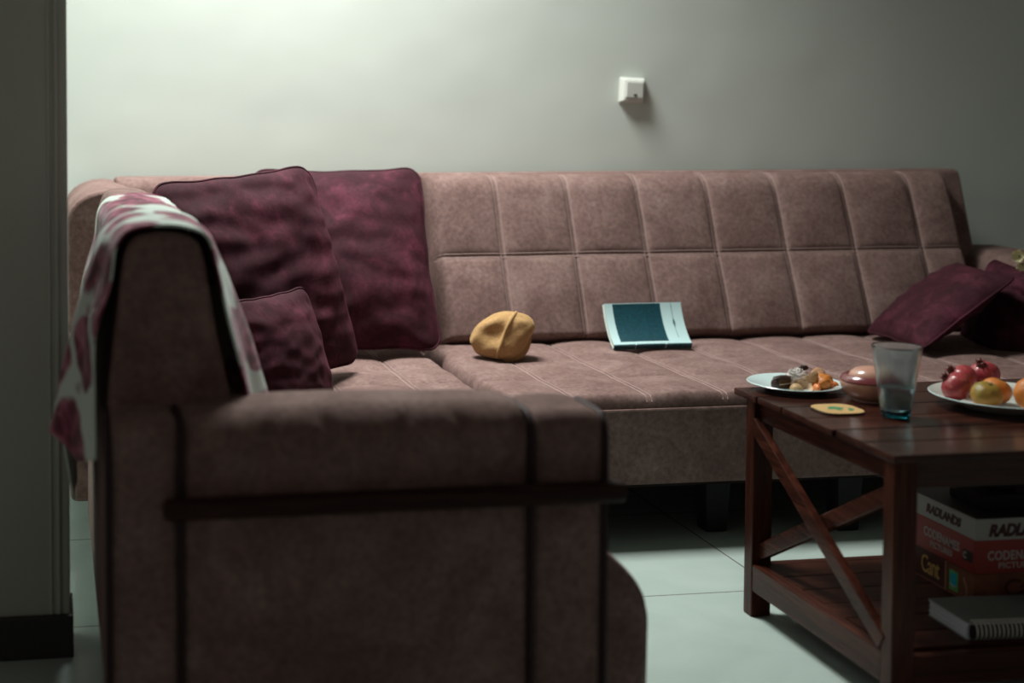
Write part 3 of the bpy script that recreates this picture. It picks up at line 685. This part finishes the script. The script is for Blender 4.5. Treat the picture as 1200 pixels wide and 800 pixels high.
# ------------------------------------------------------------------ coaster
M['cork'] = plain('yellow_coaster', (0.52, 0.335, 0.135), 0.55, 0.4, 0.06, 60); M['leaf'] = plain('green_print', (0.02, 0.23, 0.10), 0.5); M['edge'] = plain('dark_board_edge', (0.05, 0.03, 0.018), 0.7)
CC = Vector((1.575, 2.703, TZ))
co = thing('coaster', 'yellow rounded coaster printed with green leaves in front of the dessert plate', 'coaster', CC)
def sq(R, n=48, e=3.2):
    out = []
    for i in range(n):
        a = 2*PI*i/n+0.05; c, s = math.cos(a), math.sin(a); out.append((CC.x+R*abs(c)**(2/e)*(1 if c > 0 else -1), CC.y+R*abs(s)**(2/e)*(1 if s > 0 else -1)))
    return out
link('board', bev(prism(sq(0.0455), TZ, TZ+0.004, 'z'), 0.0008, 1), M['edge'], co)
cf = link('face', prism(sq(0.0450), TZ+0.004, TZ+0.0046, 'z'), M['cork'], co)
lm = MB()
for (x, y, r, a) in ((-0.004, 0.012, 0.011, 0.4), (0.006, 0.006, 0.010, 2.3), (-0.012, 0.002, 0.010, 3.6), (-0.002, -0.008, 0.010, 5.0), (0.020, -0.016, 0.008, 1.0), (0.026, -0.006, 0.007, 5.5)):
    pts = []
    for i in range(16):
        q = 2*PI*i/16; px, py = r*math.cos(q), 0.55*r*math.sin(q)*(1-0.4*math.cos(q)); pts.append((CC.x+x+px*math.cos(a)-py*math.sin(a), CC.y+y+px*math.sin(a)+py*math.cos(a)))
    k = len(lm.v); lm.join(prism(pts, TZ+0.0046, TZ+0.0050+0.00002*len(lm.f)/18, 'z'))
link('leaf_print', lm, M['leaf'], cf)['label'] = 'green leaf print'

# ------------------------------------------------------------------ round lidded pot
M['clay'] = plain('pink_glaze', (0.50, 0.27, 0.20), 0.25, 0.5, 0.10, 40, coat=0.3); M['clay_red'] = plain('maroon_glaze', (0.17, 0.035, 0.04), 0.22, 0.5, coat=0.3)
PC = (1.700, 2.790, TZ)
pot = thing('pot', 'squat round pink pot with maroon rim behind the drinking glass', 'pot', PC)
link('body', lathe([(0, 0.002), (0.030, 0.002), (0.033, 0), (0.036, 0.0), (0.0365, 0.003), (0.046, 0.009), (0.056, 0.020), (0.0605, 0.033), (0.060, 0.042), (0.055, 0.049), (0.049, 0.052), (0.046, 0.050), (0.045, 0.040), (0, 0.036)], 64, PC), M['clay'], pot)
link('rim', lathe([(0.0602, 0.0405), (0.0612, 0.043), (0.0575, 0.0500), (0.0500, 0.0545), (0.0455, 0.053), (0.0455, 0.050), (0.050, 0.0515), (0.055, 0.0485)], 64, PC), M['clay_red'], pot)['label'] = 'maroon rim'
link('lid', lathe([(0, 0.040), (0.044, 0.045), (0.0445, 0.052), (0.040, 0.060), (0.030, 0.067), (0.015, 0.0705), (0, 0.0715)], 64, PC), M['clay'], pot)

# ------------------------------------------------------------------ drinking glass
def glass_mat(name, col, ior=1.45, rough=0.02, ribs=False):
    t = NT(name); t.set(Base_Color=(*col, 1), Roughness=rough, IOR=ior, Transmission_Weight=1.0)
    if ribs:
        sp = t.n('SeparateXYZ'); t.l(t.co.outputs['UV'], sp.inputs[0])
        a = t.math('SINE', t.math('MULTIPLY', sp.outputs[0], 2*PI*44)); b = t.math('SINE', t.math('MULTIPLY', sp.outputs[1], 2*PI/0.0042))
        t.bump(t.math('MAXIMUM', t.math('MULTIPLY', a, b), 0.0), 0.15, 0.0005)
    return t.m
M['glass'] = glass_mat('aqua_glass', (0.76, 0.935, 0.97), 1.45, 0.0, True); M['glass_base'] = glass_mat('deep_aqua_glass', (0.05, 0.62, 0.80), 1.45); M['water'] = glass_mat('water', (0.80, 0.94, 0.95), 1.33)
GC = (1.659, 2.634, TZ+0.0002)
gl = thing('drinking_glass', 'tall clear aqua glass half full of water on the table', 'glass', GC)
ro = lambda z: 0.0265+(0.0475-0.0265)*(z/0.142)
tumb = [(0.0, 0.010), (0.018, 0.010), (0.0235, 0.013)]+[(ro(z)-0.0026, z) for z in (0.02, 0.04, 0.06, 0.08, 0.10, 0.12, 0.139)]+[(ro(0.142)-0.0013, 0.1425), (ro(0.141), 0.1405)]+[(ro(z), z) for z in (0.12, 0.10, 0.08, 0.06, 0.04, 0.02, 0.0105)]+[(0.0, 0.0103)]
link('tumbler', lathe(tumb[:-1], 64, GC, uv=True), M['glass'], gl, angle=1.2)
link('base', lathe([(0, 0.0), (0.0235, 0.0), (0.0265, 0.002), (0.0278, 0.0095), (0.0255, 0.0100), (0, 0.0100)], 64, GC), M['glass_base'], gl)['label'] = 'thick blue base'
wa = link('water', lathe([(0, 0.0108), (0.0180, 0.0108), (0.0232, 0.0135)]+[(ro(z)-0.0024, z) for z in (0.02, 0.035, 0.05, 0.061)]+[(ro(0.06)-0.004, 0.0600), (0, 0.0600)], 64, GC), M['water'], gl)

# ------------------------------------------------------------------ fruit plate
FP = (1.928, 2.685, TZ); FR = 0.140
fp = thing('fruit_plate', 'shallow white plate of pomegranates and citrus at the right of the table', 'plate', FP)
link('dish', lathe(plate_prof(FR, 0.026, 0.004), 80, FP), M['plate2'], fp)
link('rim_line', lathe([(FR*0.999, 0.0255), (FR*1.004, 0.0265), (FR*0.992, 0.0276), (FR*0.988, 0.027)], 80, FP), M['plate'], fp)
def pom_mat():
    t = NT('pomegranate_skin'); t.set(Roughness=0.33, Specular_IOR_Level=0.5, Coat_Weight=0.1)
    n = t.noise(22, detail=5); s = t.noise(90, detail=2)
    t.color(t.mix(t.ramp(s, [(0.60, (0, 0, 0)), (0.70, (0.5, 0.5, 0.5))]), t.ramp(n, [(0.3, (0.27, 0.022, 0.035)), (0.7, (0.42, 0.06, 0.065))]), (0.50, 0.22, 0.12))); return t.m
M['pom'] = pom_mat(); M['calyx'] = plain('dry_calyx', (0.13, 0.035, 0.03), 0.7, 0.3, 0.3, 80)
GPm = 'pomegranates on the fruit plate'
def pomegranate(c, r, rot, label, src=None):
    t = thing('pomegranate', label, 'pomegranate', c, GPm); t.rotation_euler = rot
    def fn(d):
        k = 1+0.03*math.cos(5*math.atan2(d.y, d.x))*math.sin(math.acos(max(-1, min(1, d.z))))
        return k*(1-0.05*max(0, d.z)**6)
    link('skin', sphere((0, 0, 0), r, r, r*0.93, 48, 28, fn), M['pom'], t, True)
    cm = lathe([(r*0.34, r*0.84), (r*0.24, r*0.98), (r*0.25, r*1.10), (r*0.21, r*1.10), (r*0.18, r*0.97), (0, r*0.90)], 24)
    for k in range(6):
        a = 2*PI*k/6; e = Vector((math.cos(a), math.sin(a), 0)); s = Vector((-math.sin(a), math.cos(a), 0)); z = Vector((0, 0, 1))
        b = e*r*0.235+z*r*1.08; tip = e*r*0.36+z*r*1.24; cm.add([b-s*r*0.11, b+s*r*0.11, tip, b-e*r*0.05-s*r*0.09, b-e*r*0.05+s*r*0.09], [(0, 1, 2), (3, 2, 4), (0, 2, 3), (1, 4, 2), (0, 3, 4, 1)])
    link('calyx', cm, M['calyx'], t, True)
    return t
pomegranate((1.838, 2.705, TZ+0.0410), 0.0300, (-0.5, -0.75, 0.2), 'red pomegranate at the left front of the fruit plate')
pomegranate((1.890, 2.765, TZ+0.0430), 0.0305, (-0.1, -0.85, -0.2), 'red pomegranate behind the left front one, crown pointing left')
pomegranate((1.962, 2.795, TZ+0.0445), 0.0310, (-0.2, -0.5, 0.9), 'red pomegranate at the back of the fruit plate, smooth side up')
M['green_orange'] = peel_mat('greenish_mandarin_rind', (0.23, 0.185, 0.03), (0.46, 0.22, 0.04)); M['stem'] = plain('stem_scar', (0.05, 0.055, 0.02), 0.8)
GM = 'citrus on the fruit plate'
def mandarin(c, r, rot, label, mat, flat=0.86):
    t = thing('mandarin', label, 'mandarin', c, GM); t.rotation_euler = rot
    def fn(d):
        a = math.atan2(d.y, d.x); return (1-0.10*max(0, d.z)**14)*(1+0.012*math.cos(9*a)*(1-abs(d.z)**4))
    link('rind', sphere((0, 0, 0), r, r, r*flat, 48, 28, fn), mat, t, True)
    st = sphere((0, 0, 0), 0.0030, 0.0030, 0.0018, 12, 8)
    for k in range(7): a = 2*PI*k/7; st.join(tube([(0, 0, 0), (0.0035*math.cos(a), 0.0035*math.sin(a), -0.0002), (0.0075*math.cos(a), 0.0075*math.sin(a), -0.0016)], lambda q: 0.0009*(1-0.7*q), 5))
    st.v = [p+Vector((0, 0, r*flat*0.905+0.0004)) for p in st.v]; link('stem_scar', st, M['stem'], t, True); return t
mandarin((1.860, 2.640, TZ+0.0365), 0.0305, (0.35, 0.05, 0.1), 'greenish yellow mandarin at the front of the fruit plate', M['green_orange'])
mandarin((1.916, 2.690, TZ+0.0335), 0.0300, (0.30, 0.25, 0.5), 'orange mandarin tucked behind the greenish one', M['orange'])
mandarin((1.938, 2.610, TZ+0.0420), 0.0340, (1.25, -0.25, -0.15), 'orange citrus at the right edge of the frame, scar facing out', M['orange'], 0.93)

# ------------------------------------------------------------------ vase with flower at the right edge
M['vase'] = ceramic('grey_glaze', (0.30, 0.33, 0.31)); M['petal'] = plain('cream_petal', (0.72, 0.66, 0.40), 0.6, 0.3, 0.1, 80); M['stalk'] = plain('green_stalk', (0.10, 0.20, 0.05), 0.6)
VC = (2.235, 2.72, TZ)
va = thing('vase', 'grey vase standing on the table just right of the fruit plate', 'vase', VC)
link('body', lathe([(0, 0), (0.035, 0), (0.040, 0.01), (0.044, 0.06), (0.036, 0.12), (0.022, 0.16), (0.026, 0.18), (0.023, 0.18), (0.019, 0.16), (0.032, 0.12), (0.038, 0.06), (0, 0.012)], 48, VC), M['vase'], va)
flw = thing('flower', 'pale cream flower arching in from the right edge of the frame', 'flower', (VC[0], VC[1], TZ+0.02))
fc_ = Vector((1.903, 2.61, 0.798))
spts = [Vector((VC[0], VC[1], TZ+0.02)), Vector((VC[0]-0.008, VC[1], TZ+0.18)), Vector((2.15, 2.70, 0.80)), Vector((2.06, 2.665, 0.845)), Vector((1.975, 2.635, 0.825)), fc_]
link('stem', tube(spts, 0.0022, 8), M['stalk'], flw)
def blossom(c, ax, r, seed):
    ax = Vector(ax).normalized(); e1 = ax.orthogonal().normalized(); e2 = ax.cross(e1); m = MB()
    for ring, (k, up) in enumerate(((6, 0.5), (6, 0.95))):
        for i in range(k):
            a = 2*PI*(i+0.5*ring)/k+seed; e = e1*math.cos(a)+e2*math.sin(a); s = ax.cross(e); nn = 6; vs = []
            for j in range(nn+1):
                q = j/nn; wd = r*0.38*math.sin(PI*min(0.97, 0.12+q*0.85)); base = c+e*r*q*(1-0.3*up)+ax*(r*up*q*(1-0.35*q))
                vs += [base-s*wd-ax*0.0, base+ax*(-0.12*r), base+s*wd]
            fs = [(3*j+o, 3*j+o+1, 3*j+o+4, 3*j+o+3) for j in range(nn) for o in (0, 1)]
            k0 = len(vs); vs += [p-ax*0.0008 for p in vs]; fs += [tuple(k0+i_ for i_ in f[::-1]) for f in fs[:]]
            m.add(vs, fs)
    return m
link('blossom', blossom(fc_, (-0.7, -0.5, 0.1), 0.017, 0.2).join(blossom(fc_+Vector((0.006, 0, -0.017)), (-0.3, -0.6, -0.6), 0.014, 0.9)), M['petal'], flw)
link('sepal', sphere(tuple(fc_+Vector((0.004, 0.002, 0))), 0.006, 0.005, 0.005, 14, 8), M['stalk'], flw)

# ------------------------------------------------------------------ games on the shelf
ZS = SZ1-0.001
M['radl'] = plain('grey_white_card', (0.36, 0.35, 0.33), 0.5, 0.4); M['ink'] = plain('black_red_ink', (0.05, 0.010, 0.014), 0.6); M['lidtop'] = plain('dark_card', (0.04, 0.037, 0.033), 0.5)
M['redcard'] = plain('red_card', (0.27, 0.032, 0.026), 0.45, 0.4, 0.08, 12); M['whiteink'] = plain('white_ink', (0.42, 0.39, 0.36), 0.6)
M['browncard'] = plain('brown_card', (0.17, 0.060, 0.032), 0.45, 0.4, 0.3, 28); M['gold'] = plain('gold_ink', (0.45, 0.28, 0.09), 0.5); M['darkbrown'] = plain('dark_brown_print', (0.055, 0.014, 0.012), 0.5, 0.4, 0.3, 60)
BX, BY = 1.789, 2.560
LD_, NX, UZ, NR = (0, -1, 0), (1, 0, 0), (0, 0, 1), None
def gbox(name, label, x0, x1, y0, y1, z0, z1, side, top, lid=0.004):
    t = thing(name, label, 'board game', ((x0+x1)/2, (y0+y1)/2, z0), 'board game boxes on the table shelf')
    link('tray', bev(box(x0+0.0012, x1-0.0012, y0+0.0012, y1-0.0012, z0, z1-0.006), 0.001, 1), side, t)
    link('lid', bev(box(x0, x1, y0, y1, z0+0.006, z1-0.0008), 0.0012, 2), side, t)
    link('lid_art', box(x0+0.001, x1-0.001, y0+0.001, y1-0.001, z1-0.0008, z1), top, t)
    return t
def rough(mb, amt, seed):
    for p in mb.v:
        p += Vector((0, 0, 1))*amt*noise.noise(p*130+Vector((seed, 0, 0)))
    return mb
z0 = ZS; z1 = z0+0.066
g3 = gbox('game_box', 'brown patterned game box with gold blackletter, lowest of the stack', BX-0.0+0.004, BX+0.232, BY+0.012, BY+0.242, z0, z1, M['browncard'], M['lidtop'])
X = BX+0.004; zc = (z0+z1)/2
link('label_panel', box(X-0.0006, X, BY+0.105, BY+0.205, z0+0.006, z1-0.004), M['darkbrown'], g3)
link('lettering', rough(text('Cant', 0.05, LD_, UZ, (X-0.0010, BY+0.151, zc+0.002), 0.0004, 0, 0.9, fit=(0.062, 0.038), weight=0.0006), 0.0022, 9), M['gold'], g3)
M['em_g'] = plain('green_emblem', (0.10, 0.42, 0.10), 0.5); M['em_b'] = plain('blue_emblem', (0.0, 0.36, 0.50), 0.5)
link('emblem', box(X-0.0007, X, BY+0.060, BY+0.088, z0+0.010, z0+0.050), M['em_g'], g3)
link('emblem', box(X-0.0011, X-0.0007, BY+0.064, BY+0.084, z0+0.018, z0+0.045), M['em_b'], g3)
link('emblem', tube([(X-0.0011, BY+0.084, z0+0.022), (X-0.0011, BY+0.074, z0+0.018), (X-0.0011, BY+0.064, z0+0.021)], 0.0018, 6), M['whiteink'], g3)
M['lightbrown'] = plain('tan_print', (0.36, 0.20, 0.12), 0.5)
link('scroll_print', tube([(X-0.0003, BY+0.042, z0+0.046), (X-0.0003, BY+0.034, z0+0.034), (X-0.0003, BY+0.030, z0+0.020), (X-0.0003, BY+0.036, z0+0.008)], 0.0022, 6), M['lightbrown'], g3)
link('border_print', tube([(X-0.0003, BY+0.098, z0+0.004), (X-0.0003, BY+0.098, z0+0.062)], 0.003, 6), M['lightbrown'], g3)
link('lettering', text('Cant', 0.05, NX, UZ, (BX+0.12, BY+0.0115, zc), 0.0003, 0, 0.9, fit=(0.10, 0.034), weight=0.0008), M['darkbrown'], g3)
z0 = z1; z1 = z0+0.068
g2 = gbox('game_box', 'red game box lettered CODENAMES PICTURES in the middle of the stack', BX-0.002, BX+0.228, BY+0.002, BY+0.232, z0, z1, M['redcard'], M['redcard'])
X = BX-0.002
link('lettering', text('CODENAMES', 0.03, LD_, UZ, (X-0.0004, BY+0.108, z0+0.040), 0.0004, 0, 1.05, fit=(0.118, 0.019), weight=0.0006), M['whiteink'], g2)
link('lettering', text('PICTURES', 0.02, LD_, UZ, (X-0.0004, BY+0.108, z0+0.019), 0.0004, 0, 1.05, fit=(0.072, 0.012), weight=0.0003), M['whiteink'], g2)
link('badge', box(X-0.0005, X, BY+0.008, BY+0.038, z0+0.020, z0+0.042), M['black'], g2)
link('badge_mark', text('C', 0.02, LD_, UZ, (X-0.0009, BY+0.031, z0+0.031), 0.0004, fit=(0.010, 0.014), weight=0.0006), M['whiteink'], g2)
link('lettering', text('CODENAMES', 0.03, NX, UZ, (BX+0.090, BY+0.0016, z0+0.036), 0.0004, 0, 1.05, fit=(0.128, 0.019), weight=0.0006), M['whiteink'], g2)
link('lettering', text('PICTURES', 0.02, NX, UZ, (BX+0.090, BY+0.0016, z0+0.016), 0.0004, 0, 1.05, fit=(0.080, 0.012), weight=0.0003), M['whiteink'], g2)
z0 = z1; z1 = z0+0.044
g1 = gbox('game_box', 'white game box lettered RADLANDS on top of the stack', BX-0.004, BX+0.196, BY-0.004, BY+0.226, z0, z1, M['radl'], M['lidtop'])
X = BX-0.004
link('lettering', rough(text('RADLANDS', 0.03, LD_, UZ, (X-0.0004, BY+0.100, z0+0.022), 0.0004, 0.25, 0.95, fit=(0.116, 0.020), weight=0.0016), 0.0016, 2), M['ink'], g1)
link('lettering', rough(text('RADLANDS', 0.03, NX, UZ, (BX+0.098, BY-0.0044, z0+0.020), 0.0004, 0.25, 0.95, fit=(0.150, 0.026), weight=0.0016), 0.0016, 5), M['ink'], g1)
dk = thing('black_case', 'small black case with raised block lying on the white game box', 'case', (1.90, 2.66, z1))
link('body', rbox(1.835, 1.985, 2.610, 2.720, z1, z1+0.030, 0.005, 2), M['black_matte'], dk)
link('raised_block', rbox(1.885, 1.928, 2.640, 2.700, z1+0.030, z1+0.062, 0.004, 2), M['black_matte'], dk)

# ------------------------------------------------------------------ spiral notebook
M['paper'] = plain('white_paper', (0.66, 0.70, 0.74), 0.8, 0.2); M['nbcover'] = plain('grey_green_cover', (0.155, 0.18, 0.165), 0.45, 0.4, 0.08, 8); M['wire'] = plain('white_coil', (0.62, 0.60, 0.54), 0.35); 
nb = thing('notebook', 'thick grey spiral notebook lying on the table shelf in front of the games', 'notebook', (1.668, 2.398, ZS), rot=(0, 0, math.radians(-3)))
NWd, NDp, NTk = 0.30, 0.142, 0.034
pg = []
lay = MB(); nl = 9
for k in range(nl):
    a = k/(nl-1); lay.join(box(0.002+0.0016*math.sin(k*2.1), NWd-0.003, 0.012+0.004*math.sin(PI*a), NDp-0.003+0.001*math.sin(k), 0.0022+(NTk-0.0045)*k/nl, 0.0022+(NTk-0.0045)*(k+1)/nl-0.0002))
link('pages', lay, M['paper'], nb, True, False)
link('cover', bev(box(0, NWd, 0.010, NDp, NTk-0.002, NTk), 0.0008, 1).join(bev(box(0, NWd, 0.010, NDp, 0.0, 0.002), 0.0008, 1)), M['nbcover'], nb, True)
link('binding_core', rbox(0.004, NWd-0.004, 0.004, 0.0125, 0.004, NTk-0.004, 0.003, 2), M['black_matte'], nb, True)
nc = int((NWd-0.02)/0.0085)
coil = []
for i in range(nc*20+1):
    a = 2*PI*i/20; coil.append((0.010+0.0085*i/20, 0.012+0.0125*math.cos(a), NTk/2+0.0005+(NTk/2+0.0005)*math.sin(a)))
link('coil', tube(coil, 0.0014, 6).xf(Matrix.Translation((0, 0, 0.0013))), M['wire'], nb, True)['label'] = 'white wire coil'
